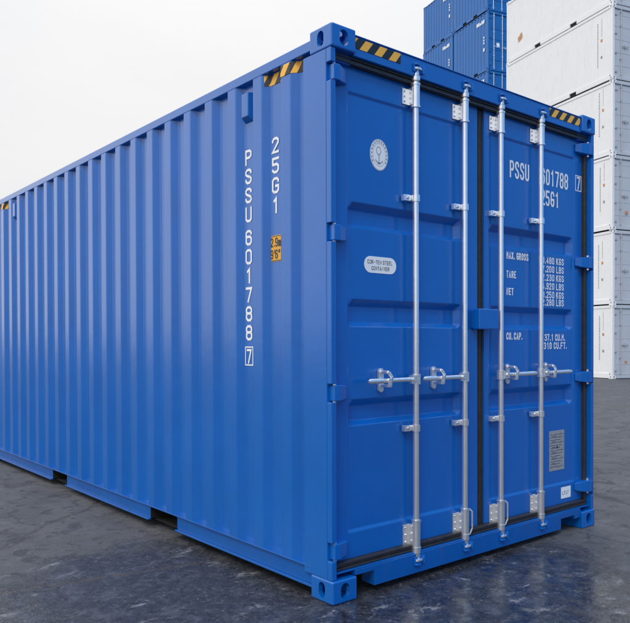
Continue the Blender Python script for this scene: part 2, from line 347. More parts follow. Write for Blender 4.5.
def make_grit():
    rr = random.Random(11); mb = MB()
    def chip(x, y, r):
        n = rr.choice((4, 5, 6)); a0 = rr.random() * 6.28; h = r * rr.uniform(.3, .7)
        p = [(x + r * rr.uniform(.6, 1.1) * math.cos(a0 + 6.283 * i / n), y + r * rr.uniform(.6, 1.1) * math.sin(a0 + 6.283 * i / n)) for i in range(n)]
        vs = [(a, b, .0008) for a, b in p] + [(x + (a - x) * .6, y + (b - y) * .6, h) for a, b in p]
        mb.add(vs, [tuple(range(n, 2 * n))] + [(i, (i + 1) % n, (i + 1) % n + n, i + n) for i in range(n)])
    for i in range(420):
        t = rr.random(); chip(-2.4 + 2.7 * t, 1.56 - .56 * t + rr.gauss(0, .03), rr.uniform(.001, .004))
    for i in range(900):
        x, y = rr.uniform(-2.2, 3.2), rr.uniform(-1.3, 2.6)
        if x > -.02 and y > -.02: continue
        chip(x, y, abs(rr.gauss(0, .0022)) + .001)
    for i in range(420):
        t = rr.random(); chip(.3 + 2.2 * t, .10 - abs(rr.gauss(0, .07)) + .02, rr.uniform(.001, .004))
    for i in range(260):
        t = rr.random(); chip(.0 - abs(rr.gauss(0, .05)), .2 + 3.4 * t, rr.uniform(.001, .004))
    o = mb.build('grit', plain('grit_stone', (.17, .155, .14), .8, 0, .6, 18)); o['kind'] = 'stuff'; return o
GRIT = make_grit()

# ------------------------------------------------------------------ corner casting (shared mesh)
def casting_mesh(mat, detail=True):
    """local: outer corner at origin, x 0..162, y 0..178, z 0..118, holes on faces x=0, y=0, z=0"""
    o = MB().box(0, .162, 0, .178, 0, .118).build('corner_casting', mat)
    bv = o.modifiers.new('b', 'BEVEL'); bv.width = .009; bv.segments = 3
    cut = MB().box(.026, .140, .026, .156, .026, .100)
    def stad(hw, hh, n=10):
        pts = []
        r = min(hw, hh)
        for i in range(n * 2 + 2):
            if hh > hw: t = math.pi * (i / n) if i <= n else math.pi * ((i - 1) / n); cy = (hh - hw) if i <= n else -(hh - hw); pts.append((math.cos(t) * r, cy + math.sin(t) * r))
            else: t = -math.pi / 2 + (math.pi * (i / n) if i <= n else math.pi * ((i - 1) / n)); cx = (hw - hh) if i <= n else -(hw - hh); pts.append((cx + math.cos(t) * r, math.sin(t) * r))
        return pts
    cs = [MB().box(.027, .137, .027, .152, .027, .099),
          MB().prism([(.089 + p[0], .060 + p[1]) for p in stad(.0255, .0395)], 'x', -.01, .05),
          MB().prism([(.081 + p[0], .060 + p[1]) for p in stad(.029, .0395)], 'y', -.01, .05),
          MB().prism([(.081 + p[0], .089 + p[1]) for p in stad(.032, .06)], 'z', -.01, .05)]
    tmp = []
    for c in cs:
        q = c.build('cutter', mat); tmp.append(q)
        b = o.modifiers.new('c', 'BOOLEAN'); b.operation = 'DIFFERENCE'; b.object = q; b.solver = 'EXACT'
    bpy.context.view_layer.update()
    dg = bpy.context.evaluated_depsgraph_get()
    me = bpy.data.meshes.new_from_object(o.evaluated_get(dg)); me.name = 'corner_casting'
    bpy.data.objects.remove(o)
    for q in tmp: bpy.data.objects.remove(q)
    return me
def flipped(me, sx, sy, sz):
    c = me.copy(); c.transform(Matrix.Diagonal((sx, sy, sz, 1)))
    if sx * sy * sz < 0: c.flip_normals()
    return c
def add_castings(parent, W, L, H, me):
    for sx in (1, -1):
        for sy in (1, -1):
            for sz in (1, -1):
                k = flipped(me, sx, sy, sz)
                o = bpy.data.objects.new('corner_casting', k); COL.objects.link(o); o.parent = parent
                o.location = (0 if sx > 0 else W, 0 if sy > 0 else L, 0 if sz > 0 else H)

# ================================================================== MAIN CONTAINER
W, L, H = 2.438, 6.058, 2.896
T = empty('shipping_container', label='big glossy blue container in the foreground with four galvanised lock rods on closed doors', cat='container')
cast = casting_mesh('blue'); add_castings(T, W, L, H, cast)
PITCH = .2695; Y0 = .886; Z0, Z1 = .157, 2.802; XO, XI = .005, .042
def prof():
    pts = [(.236, XI), (.304, XI), (.347, XO)]
    k = -2
    while True:
        a = Y0 + PITCH * k
        if a + PITCH > 5.82: break
        pts += [(a, XO)] if k > -2 else []
        pts += [(a + .086, XO), (a + .128, XI), (a + .2275, XI)]
        k += 1
    pts += [(5.83, XO)]
    return pts
PR = prof()
def px_at(y):
    for (a, xa), (b, xb) in zip(PR, PR[1:]):
        if a <= y <= b: return xa + (xb - xa) * (y - a) / (b - a)
    return XO
def strip(y0, y1, z0, z1, off):
    ys = [y0] + [p[0] for p in PR if y0 < p[0] < y1] + [y1]
    vs = [(px_at(y) - off, y, z) for z in (z0, z1) for y in ys]; n = len(ys)
    return MB().add(vs, [(i, i + 1, i + 1 + n, i + n) for i in range(n - 1)])
def corrugated(flip=False):
    n = len(PR); NZ = 8
    vs = []; fs = []
    for j in range(NZ + 1):
        z = Z0 + (Z1 - Z0) * j / NZ
        for (y, x) in PR: vs.append((W - x if flip else x, y, z))
    for j in range(NZ):
        for i in range(n - 1): fs.append((j * n + i, j * n + i + 1, (j + 1) * n + i + 1, (j + 1) * n + i))
    return MB().add(vs, fs)
for fl in (False, True):
    o = corrugated(fl).build('side_wall', 'blue', T, bevel=.006, seg=3, solid=.002)
    o.modifiers.move(1, 0) if False else None
# far end wall and roof
mb = MB()
pts = []; x = .10
while x < W - .2:
    pts += [(x, L - .05), (x + .1, L - .05), (x + .14, L - .09), (x + .24, L - .09)]; x += .28
pts.append((W - .1, L - .05))
n = len(pts); mb.add([(p[0], p[1], z) for z in (.16, 2.8) for p in pts], [(i, i + 1, i + 1 + n, i + n) for i in range(n - 1)])
mb.build('end_wall', 'blue', T, solid=.002)
mb = MB(); ys = []; y = .1
while y < L - .25: ys += [(y, 2.842), (y + .1, 2.842), (y + .12, 2.824), (y + .2, 2.824)]; y += .22
n = len(ys); mb.add([(x, p[0], p[1]) for x in (.05, W - .05) for p in ys], [(i, i + 1, i + 1 + n, i + n) for i in range(n - 1)])
mb.build('roof', 'blue', T, solid=.002)
# rails
for s in (0, 1):
    X = (lambda v: W - v) if s else (lambda v: v)
    a, b = sorted((X(.003), X(.062)))
    box('top_rail', 'blue', T, a, b, .17, L - .17, 2.802, 2.856, .004)
    # C-channel bottom rail with two fork pocket openings
    segs = [(.17, 1.655), (2.055, 3.695), (4.055, L - .17)]
    mb = MB()
    for (y0, y1) in segs:
        a, b = sorted((X(.020), X(.026))); mb.box(a, b, y0, y1, .0605, .150)
        a, b = sorted((X(.000), X(.06))); mb.box(a, b, y0, y1, .0505, .060)
    a, b = sorted((X(.002), X(.06))); mb.box(a, b, .17, L - .17, .1505, .1575)
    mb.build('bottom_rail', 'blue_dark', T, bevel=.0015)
    for (y, x) in [(p[0] + .05, 0) for i, p in enumerate(PR) if False]: pass
    # short welded plates below each outer flute
for y0, y1 in ((1.655, 2.055), (3.695, 4.055)):
    mb = MB().box(.024, W - .024, y0 - .006, y0, .052, .150).box(.024, W - .024, y1, y1 + .006, .052, .150).box(.024, W - .024, y0, y1, .142, .150).box(.05, W - .05, y0, y1, .0505, .0518)
    mb.build('fork_pocket', 'floor', T)
mb = MB().box(.07, W - .07, .1, 1.64, .125, .155).box(.07, W - .07, 2.07, 3.68, .125, .155).box(.07, W - .07, 4.07, L - .07, .125, .155)
y = .35
while y < L - .2:
    if not (1.6 < y < 2.1 or 3.65 < y < 4.1): mb.box(.07, W - .07, y, y + .045, .06, .125)
    y += .3
mb.build('floor', 'floor', T)
# corner posts: side skin with hinge slots, and front return
HZ = [2.66, 1.862, 1.058, .262]
for s in (0, 1):
    X = (lambda v: W - v) if s else (lambda v: v)
    mb = MB(); a, b = sorted((X(.0025), X(.044))); mb.box(a, b, .048, .236, .118, 2.778)
    zs = [.118] + sum([[z - .046, z + .046] for z in reversed(HZ)], []) + [2.778]
    a, b = sorted((X(.0025), X(.034)))
    for i in range(0, len(zs), 2): mb.box(a, b, .010, .048, zs[i], zs[i + 1])
    if s:
        for i in range(1, len(zs) - 1, 2): mb.box(W - .008, W - .0025, .010, .048, zs[i] + .0004, zs[i + 1] - .0004)
    a, b = sorted((X(.044), X(.075))); mb.box(a, b, .10, .236, .118, 2.778)
    o = mb.build('corner_post', 'blue', T, bevel=.004)
    a, b = sorted((X(.0025), X(.12))); box('corner_post', 'blue', T, a, b, L - .16, L - .01, .118, 2.778, .004)
box('end_rail', 'blue', T, .16, W - .16, L - .08, L - .01, 2.80, 2.88, .004)
box('end_rail', 'blue', T, .16, W - .16, L - .08, L - .01, .03, .15, .004)
# header and sill
mb = MB().box(.162, W - .162, .018, .12, 2.772, 2.872).box(.045, .162, .045, .12, 2.73, 2.778).box(W - .162, W - .045, .045, .12, 2.73, 2.778)
mb.box(.16, W - .16, .012, .19, 2.8722, 2.879); mb.build('header', 'blue', T, bevel=.003)
prf = [(.162, .1155), (.162, .143), (W - .162, .143), (W - .162, .1), (W - .24, .1), (W - .24, .035), (W - .40, .035)]
sill = [(.162, .143), (.162, .1155), (.297, .1155), (.297, .035), (2.035, .035), (2.035, .105), (2.20, .105), (2.20, .08), (2.276, .08), (2.276, .143)]
mb = MB().prism(sill, 'y', .016, .12)
mb.box(.040, 2.395, .02, .12, .1432, .150)
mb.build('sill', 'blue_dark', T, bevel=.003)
# doors
GRZ = [(2.045, 2.008, 1.932, 1.912), (1.538, 1.502, 1.418, 1.394), (1.014, .978, .900, .876)]
DY = .072
def make_door(x0, x1, px0, px1, name_side):
    """outer door skin with a shallow inset panel and three pressed grooves"""
    zlo, zhi = .190, 2.735; IN = .008; D = .036
    # z rows of the panel: (z, depth)
    rows = [(zlo, 0), (.322, 0), (.336, IN)]
    for (a, b, c, d) in reversed(GRZ): rows += [(d, IN), (c, IN + D), (b, IN + D), (a, IN)]
    rows += [(2.596, IN), (2.610, 0), (zhi, 0)]
    e = .035
    cols = [x0, px0 - .012, px0, px0 + e, px1 - e, px1, px1 + .012, x1]
    vs = []
    for (z, d) in rows:
        for i, x in enumerate(cols):
            if i in (0, 1, 6, 7): dd = 0
            elif i in (2, 5): dd = min(d, IN)
            else: dd = d
            vs.append((x, DY + dd, z))
    n = len(cols)
    fs = [(j * n + i, j * n + i + 1, (j + 1) * n + i + 1, (j + 1) * n + i) for j in range(len(rows) - 1) for i in range(n - 1)]
    mb = MB().add(vs, fs)
    # edges back
    for (a, b) in (((x0, zlo), (x1, zlo)), ((x1, zlo), (x1, zhi)), ((x1, zhi), (x0, zhi)), ((x0, zhi), (x0, zlo))):
        mb.add([(a[0], DY, a[1]), (b[0], DY, b[1]), (b[0], DY + .05, b[1]), (a[0], DY + .05, a[1])], [(0, 1, 2, 3)])
    o = mb.build('door', 'blue', T)
    bm = bmesh.new(); bm.from_mesh(o.data); bmesh.ops.remove_doubles(bm, verts=bm.verts, dist=1e-5); bmesh.ops.recalc_face_normals(bm, faces=bm.faces)
    # outward = -y
    s = sum(f.normal.y * f.calc_area() for f in bm.faces)
    if s > 0: bmesh.ops.reverse_faces(bm, faces=bm.faces)
    bm.to_mesh(o.data); bm.free()
    b = o.modifiers.new('b', 'BEVEL'); b.width = .0035; b.segments = 2; b.limit_method = 'ANGLE'; b.angle_limit = R(15)
    return o
DL = make_door(.062, 1.212, .172, 1.068, 'l')
DR = make_door(1.276, 2.376, 1.334, 2.270, 'r')
# gaskets
def gasket(parent, x0, x1, z0, z1, vert):
    mb = MB()
    if vert:
        for i in range(3):
            a = x0 + (x1 - x0) * i / 3; mb.box(a + .001, a + (x1 - x0) / 3 - .001, DY + .008 + .004 * (i % 2), DY + .05, z0, z1)
    else:
        for i in range(3):
            a = z0 + (z1 - z0) * i / 3; mb.box(x0, x1, DY - .034 + .006 * (i % 2), DY + .05, a + .001, a + (z1 - z0) / 3 - .001)
    return mb.build('gasket', 'rubber', parent, bevel=.002)
gasket(DL, .046, 2.392, 2.7352, 2.771, False).parent = DL
gasket(DL, .046, 1.243, .151, .1895, False)
gasket(DR, 1.244, 2.392, .151, .1895, False)
gasket(DL, 1.2125, 1.243, .1898, 2.735, True); gasket(DR, 1.244, 1.2755, .1898, 2.735, True)
gasket(DL, .046, .0615, .1898, 2.735, True); MB().box(2.3785, 2.4025, .046, .09, .1898, 2.735).build('gasket', 'rubber', DR, bevel=.004)
box('inner_lining', 'floor', T, .05, W - .05, .125, .13, .16, 2.77)
# hinges
def hinge(parent, z, s):
    X = (lambda v: W - v) if s else (lambda v: v)
    mb = MB()
    h = .040
    # knuckle
    a, b = X(.020), X(.064)
    a, b = sorted((a, b)); mb.box(a, b, .006, .066, z - h, z + h)
    # tapering blade on the door
    def pt(x, y, z): return (X(x), y, z)
    vs = []
    for (x, y0, hh) in ((.064, .010, h), (.120, .034, h * .86), (.155, DY - .010, h * .62)):
        vs += [pt(x, y0, z - hh), pt(x, y0, z + hh), pt(x, DY + .001, z + hh), pt(x, DY + .001, z - hh)]
    fs = [(0, 1, 2, 3), (8, 11, 10, 9)]
    for j in (0, 4):
        for i in range(4): fs.append((j + i, j + (i + 1) % 4, j + 4 + (i + 1) % 4, j + 4 + i))
    mb.add(vs, fs)
    o = mb.build('hinge', 'blue', parent, bevel=.004)
    MB().tube((X(.042), .036, z - .052), (X(.042), .036, z + .052), .010).build('hinge_pin', 'zinc', parent)
    return o
for z in HZ: hinge(DL, z, 0)
for z in (2.675, 1.872, 1.062, .285): hinge(DR, z, 1)
# centre overlap lug (box welded on the left door, overlapping the right one)
mb = MB().box(1.140, 1.325, -.004, .05, 1.388, 1.512).box(1.148, 1.20, .05, DY + .002, 1.394, 1.506).box(1.275, 1.330, .05, DY + .002, 1.394, 1.506)
mb.build('overlap_lug', 'blue', DL, bevel=.007, seg=3)
# lock rods
def rod(x, side, ret_dx, end_dx, rusty):
    ry = .032; r = .0172
    mb = MB().tube((x, ry, .10), (x, ry, 2.79), r, n=28)
    rt = mb.build('lock_rod', 'steel', T)
    for (zc, up) in ((2.815, 1), (.105, -1)):
        # cam: hooked head, collar, keeper bolts on header or sill
        mb = MB()
        zi = zc - up * .05
        mb.tube((x, ry, zi - .012), (x, ry, zi + .012), .026, n=20)
        mb.tube((x, ry, zc - up * .035), (x, ry, zc), .024, .020, n=18)
        mb.prism([(x - .026, .030), (x - .028, .008), (x - .016, .000), (x + .016, .000), (x + .030, .010), (x + .024, .030)], 'z', zc - .0065, zc + .0065)
        mb.tube((x, ry, zc), (x, ry, zc + up * .018), .015, .012, n=16)
        mb.build('cam', 'zinc', rt, bevel=.003)
        mb = MB()
        mb.prism([(x - .036, .0165), (x - .034, .004), (x - .024, -.003), (x + .004, -.004), (x + .004, .0165)], 'z', zc + up * .020 - .005, zc + up * .020 + .005)
        mb.prism([(x + .026, .0165), (x + .030, -.002), (x + .038, -.002), (x + .043, .0165)], 'z', zc - .022, zc + .022)
        mb.box(x - .036, x - .028, .006, .0165, zc - .020, zc + .014).box(x - .035, x + .042, .0125, .0164, zc - .021, zc + .021)
        mb.build('cam_keeper', 'blue', rt, bevel=.003)
    for (z0, z1) in ((2.612, 2.735), (.172, .322)):
        # bearing: sleeve round the rod and riveted flange beside it
        mb = MB().tube((x, ry, z0), (x, ry, z1), .0245, n=24)
        mb.tube((x, ry, z0 - .006), (x, ry, z0 + .004), .028, n=24).tube((x, ry, z1 - .006), (x, ry, z1 + .004), .028, n=24)
        mb.box(x - .070, x - .018, DY - .008, DY - .001, z0 + .012, z1 - .022).box(x - .028, x - .008, ry - .004, DY - .002, z0 + .008, z1 - .02)
        mb.box(x + .010, x + .030, ry, DY - .001, z0 + .012, z1 - .02)
        for i in range(3):
            zz = z0 + .03 + i * (z1 - z0 - .07) / 2; mb.tube((x - .052, DY - .008, zz), (x - .052, DY - .014, zz), .007, .005, n=12)
        mb.build('bearing', 'steel', rt, bevel=.002)
    if rusty:
        mb = MB(); q = [(x + .036, .030, .318), (x + .052, .02, .30), (x + .053, .02, .20), (x + .040, .028, .165)]
        for a, b in zip(q, q[1:]): mb.tube(a, b, .006, n=10)
        mb.build('seal_loop', 'zinc', rt)
    for z in (2.107, .836):
        mb = MB().tube((x, ry, z - .018), (x, ry, z + .018), .024, n=22)
        mb.box(x - .075, x - .012, DY - .028, DY - .018, z - .017, z + .017).box(x - .075, x - .055, DY - .02, DY, z - .017, z + .017)
        mb.box(x - .03, x + .03, ry, DY - .0005, z - .014, z + .014)
        mb.tube((x - .048, DY - .028, z), (x - .048, DY - .036, z), .010, .007, n=12)
        mb.build('guide_bracket', 'steel', rt, bevel=.003)
    # handle
    zc = 1.108; s = side; e = x + s * end_dx; rx = x + s * ret_dx
    mb = MB().tube((x, ry, zc - .028), (x, ry, zc + .028), .026, n=22)
    mb.box(min(x + s * .012, x + s * .058), max(x + s * .012, x + s * .058), .006, .026, zc - .022, zc + .022)
    mb.tube((x + s * .038, .000, zc), (x + s * .038, .032, zc), .012, n=14)
    n = 9; L_ = []
    pts = [(x + s * .04, .016, .012, .010), (rx - s * .02, .012, .013, .010), (rx + s * .02, .010, .013, .011), (e - s * .04, .012, .0145, .010), (e - s * .008, .012, .013, .009), (e, .012, .007, .006)]
    vs = []
    for (px, py, hz, hy) in pts:
        for i in range(12):
            t = 2 * math.pi * i / 12; vs.append((px, py + hy * math.cos(t), zc + hz * math.sin(t)))
    fs = [(j * 12 + i, j * 12 + (i + 1) % 12, (j + 1) * 12 + (i + 1) % 12, (j + 1) * 12 + i) for j in range(len(pts) - 1) for i in range(12)]
    mb.add(vs, fs, True).add(vs, [tuple(range(12)), tuple(range(len(vs) - 12, len(vs)))])
    mb.build('handle', 'zinc', rt)
    # handle retainer: base plate with rounded ends, hook and swinging catch
    mb = MB(); pl = []
    for i in range(16):
        t = math.pi * i / 15 if i < 8 else math.pi * i / 15
        pl.append((rx + .019 * math.cos(2 * math.pi * i / 16), zc + (.046 if math.sin(2 * math.pi * i / 16) >= 0 else -.046) + .019 * math.sin(2 * math.pi * i / 16)))
    mb.prism(pl, 'y', DY - .012, DY + .006)
    mb.box(rx - .013, rx + .013, -.008, DY - .012, zc - .036, zc - .020).box(rx - .013, rx + .013, -.010, .001, zc - .028, zc + .014)
    mb.tube((rx, DY - .012, zc + .045), (rx, .010, zc + .045), .010, n=12)
    mb.tube((rx, .006, zc + .046), (rx + .018, -.003, zc + .016), .0095, .008, n=12).tube((rx + .018, -.003, zc + .016), (rx + .018, .004, zc - .004), .008, .006, n=12)
    mb.build('handle_retainer', 'zinc', rt, bevel=.003)
    return rt
rod(.629, -1, .236, .374, False); rod(1.046, -1, .234, .375, True); rod(1.391, 1, .115, .352, True); rod(1.819, 1, .108, .340, False)
# ventilator covers
for yc in (.792, 5.12):
    xc = XI
    yw = .044
    mb = MB()
    z0, z1 = 2.585, 2.752
    vs = [(xc, yc - yw, z0), (xc, yc + yw, z0), (xc, yc + yw, z1), (xc, yc - yw, z1),
          (xc - .036, yc - yw + .01, z0 + .028), (xc - .036, yc + yw - .01, z0 + .028), (xc - .036, yc + yw - .01, z1 - .006), (xc - .036, yc - yw + .01, z1 - .006)]
    mb.add(vs, [(0, 1, 2, 3), (4, 7, 6, 5), (0, 4, 5, 1), (1, 5, 6, 2), (2, 6, 7, 3), (3, 7, 4, 0)])
    mb.build('ventilator', 'blue', T, bevel=.004)
# hazard bands
strip(.242, .603, 2.738, 2.797, .0035).build('hazard_band', 'hazard', T, solid=.0006)
strip(5.29, 5.66, 2.738, 2.797, .0035).build('hazard_band', 'hazard', T, solid=.0006)
MB().box(.172, .497, .0155, .0172, 2.812, 2.866).build('hazard_band', 'hazard_head', T)
MB().box(1.90, 2.262, .0155, .0172, 2.812, 2.866).build('hazard_band', 'hazard_right', T)
# side lettering, read from the top down
def vert(s, ztop, yc, name):
    mb = MB(); i = 0
    w_, h_, p_ = .066, .089, .1105
    for ch in s:
        if ch == '#':
            continue
        if ch != ' ':
            zb = ztop - i * p_ - h_
            glyph(mb, ch, w_, h_, .0142, lambda u, v, d, zb=zb: (XI - .003 - d, yc + w_ / 2 - u, zb + v))
        i += 1 if ch != ' ' else .22
    return mb
vert('PSSU', 2.432, .803, 0).build('owner_lettering', 'ink', T); vert('601788', 1.966, .803, 0).build('number_lettering', 'ink', T)
vert('25G1', 2.447, .533, 0).build('size_code_lettering', 'ink', T)
mb = MB(); zb = 1.178
glyph(mb, '7', .05, .084, .012, lambda u, v, d: (XI - .003 - d, .803 + .025 - u, zb + .012 + v))
for (a, b, c, d) in ((-.042, .042, 0, .007), (-.042, .042, .104, .111), (-.042, -.035, .0071, .1039), (.035, .042, .0071, .1039)):
    mb.box(XI - .0035, XI - .003, .803 + a, .803 + b, zb + c, zb + d)
mb.build('check_digit', 'ink', T)
# yellow height label
lb = MB().box(XI - .0035, XI - .0025, .476, .590, 1.762, 1.905).build('height_label', 'yellow', T)
mb = MB()
for s, z in (('2.9m', 1.842), ("9'6\"", 1.776)):
    i = 0.0
    for ch in s:
        glyph(mb, ch, .024, .050, .0065, lambda u, v, d, o=i, z=z: (XI - .0045 - d, .580 - o - u, z + v)); i += .029 if ch not in ".'" else .014
for (a, b, c, d) in ((.479, .587, 1.765, 1.768), (.479, .587, 1.899, 1.902), (.479, .482, 1.7681, 1.8989), (.584, .587, 1.7681, 1.8989)):
    mb.box(XI - .0046, XI - .0042, a, b, c, d)
mb.build('height_print', 'dark', lb)
# front lettering
PY = DY + .008 - .002
def tf(s, x, z, cw, pitch, h, th, name='door_lettering'): return text_front(s, x, z, cw, pitch, h, th, PY, name, 'ink', DR)
tf('PSSU', 1.545, 2.366, .045, .0545, .110, .014); tf('601788', 1.889, 2.372, .0455, .0555, .108, .0145)
tf('25G1', 1.888, 2.232, .0455, .0555, .104, .0145)
mb = MB(); glyph(mb, '7', .042, .090, .012, lambda u, v, d: (2.306 + .018 + u - .006, PY - d, 2.389 + v))
for (a, b, c, d) in ((2.300, 2.378, 2.378, 2.384), (2.300, 2.378, 2.483, 2.489), (2.300, 2.306, 2.3841, 2.4829), (2.372, 2.378, 2.3841, 2.4829)):
    mb.box(a, b, PY - .0005, PY, c, d)
# the box overhangs the edge of the pressed panel
mb.build('check_digit', 'ink', DR).location = (-.005, -.0065, 0)
sm = dict(cw=.0215, pitch=.0268, h=.046, th=.0078)
for s, x, z in (('MAX. GROSS', 1.509, 1.843), ('TARE', 1.509, 1.722), ('NET', 1.509, 1.612), ('CU. CAP.', 1.509, 1.326),
                ('30.480 KGS', 1.868, 1.840), ('67.200 LBS', 1.868, 1.782), (' 2.230 KGS', 1.885, 1.724), (' 4.920 LBS', 1.885, 1.666),
                ('28.250 KGS', 1.868, 1.608), ('62.280 LBS', 1.868, 1.556), ('37.1 CU.M.', 1.930, 1.318), ('1.310 CU.FT.', 1.872, 1.262)):
    text_front(s, x, z, sm['cw'] * (1.2 if x > 1.8 else 1), sm['pitch'] * (1.24 if 1.8 < x < 1.89 else 1.17 if x > 1.8 else 1), sm['h'], sm['th'], PY, 'door_lettering', 'ink', DR)
# stickers on the doors
def disc(cx, cz, rx, rz, y0, y1, n=40): return MB().prism([(cx + rx * math.cos(2 * math.pi * i / n), cz + rz * math.sin(2 * math.pi * i / n)) for i in range(n)], 'y', y0, y1)
yb = DY + .008
em = disc(.396, 2.318, .066, .084, yb - .0015, yb).build('round_emblem', 'ink', DL)
mb = MB()
def ring(rx, rz, t, y, n=48, a0=0, a1=2 * math.pi, cx=.396, cz=2.318):
    vs = []
    for i in range(n + 1):
        a = a0 + (a1 - a0) * i / n
        vs += [(cx + (rx - t) * math.cos(a), y, cz + (rz - t) * math.sin(a)), (cx + rx * math.cos(a), y, cz + rz * math.sin(a))]
    mb.add(vs, [(2 * i, 2 * i + 1, 2 * i + 3, 2 * i + 2) for i in range(n)])
yy = yb - .0022
ring(.0635, .0815, .0018, yy); ring(.047, .062, .0015, yy)
for i in range(15):
    a = R(-30 + i * 240 / 14); cx, cz = .396 + .055 * math.cos(a), 2.318 + .0715 * math.sin(a)
    mb.box(cx - .0035, cx + .0035, yy, yy + .0004, cz - .005, cz + .005)
ring(.0175, .023, .004, yy, 20, 0, 2 * math.pi, .392, 2.340)
mb.box(.392, .397, yy, yy + .0004, 2.278, 2.318); ring(.030, .026, .005, yy, 16, R(200), R(340), .395, 2.298); mb.box(.385, .404, yy, yy + .0004, 2.268, 2.274)
mb.build('emblem_print', 'greyprint', em)
def capsule(x0, x1, z0, z1):
    r = (z1 - z0) / 2; c = (z0 + z1) / 2; p = []
    for i in range(13): a = -math.pi / 2 + math.pi * i / 12; p.append((x1 - r + r * math.cos(a), c + r * math.sin(a)))
    for i in range(13): a = math.pi / 2 + math.pi * i / 12; p.append((x0 + r + r * math.cos(a), c + r * math.sin(a)))
    return p
cl = MB().prism(capsule(.286, .523, 1.683, 1.771), 'y', yb - .0015, yb).build('steel_grade_label', 'ink', DL)
text_front('COR-TEN STEEL', .309, 1.731, .0115, .0150, .021, .0026, yb - .002, 'label_print', 'dark', cl)
text_front('CONTAINER', .338, 1.698, .0115, .0150, .021, .0026, yb - .002, 'label_print', 'dark', cl)
cp = MB().box(1.988, 2.168, yb - .003, yb, .425, .700).build('data_plate', 'plate', DR, bevel=.001)
mb = MB()
for i in range(13):
    z = .672 - i * .0185
    mb.box(2.0, 2.155 - .02 * (i % 3), yb - .0036, yb - .0032, z, z + .003)
    if i % 2: mb.box(2.02, 2.06, yb - .0036, yb - .0032, z + .007, z + .010)
mb.tube((2.078, yb - .0032, .585), (2.078, yb - .006, .585), .008, n=12)
mb.build('plate_print', 'dark', cp)
cp2 = MB().box(2.120, 2.238, DY - .0015, DY, .222, .300).build('white_label', 'ink', DR)
mb = MB(); rr = random.Random(3)
for i, x in enumerate((2.137, 2.158, 2.179, 2.200)):
    mb.box(x, x + .0035, DY - .0022, DY - .0018, .247, .272); mb.box(x + .0036, x + .012, DY - .0022, DY - .0018, .2685 if i % 2 else .247, .272 if i % 2 else .2505)
mb.build('label_print', 'dark', cp2)

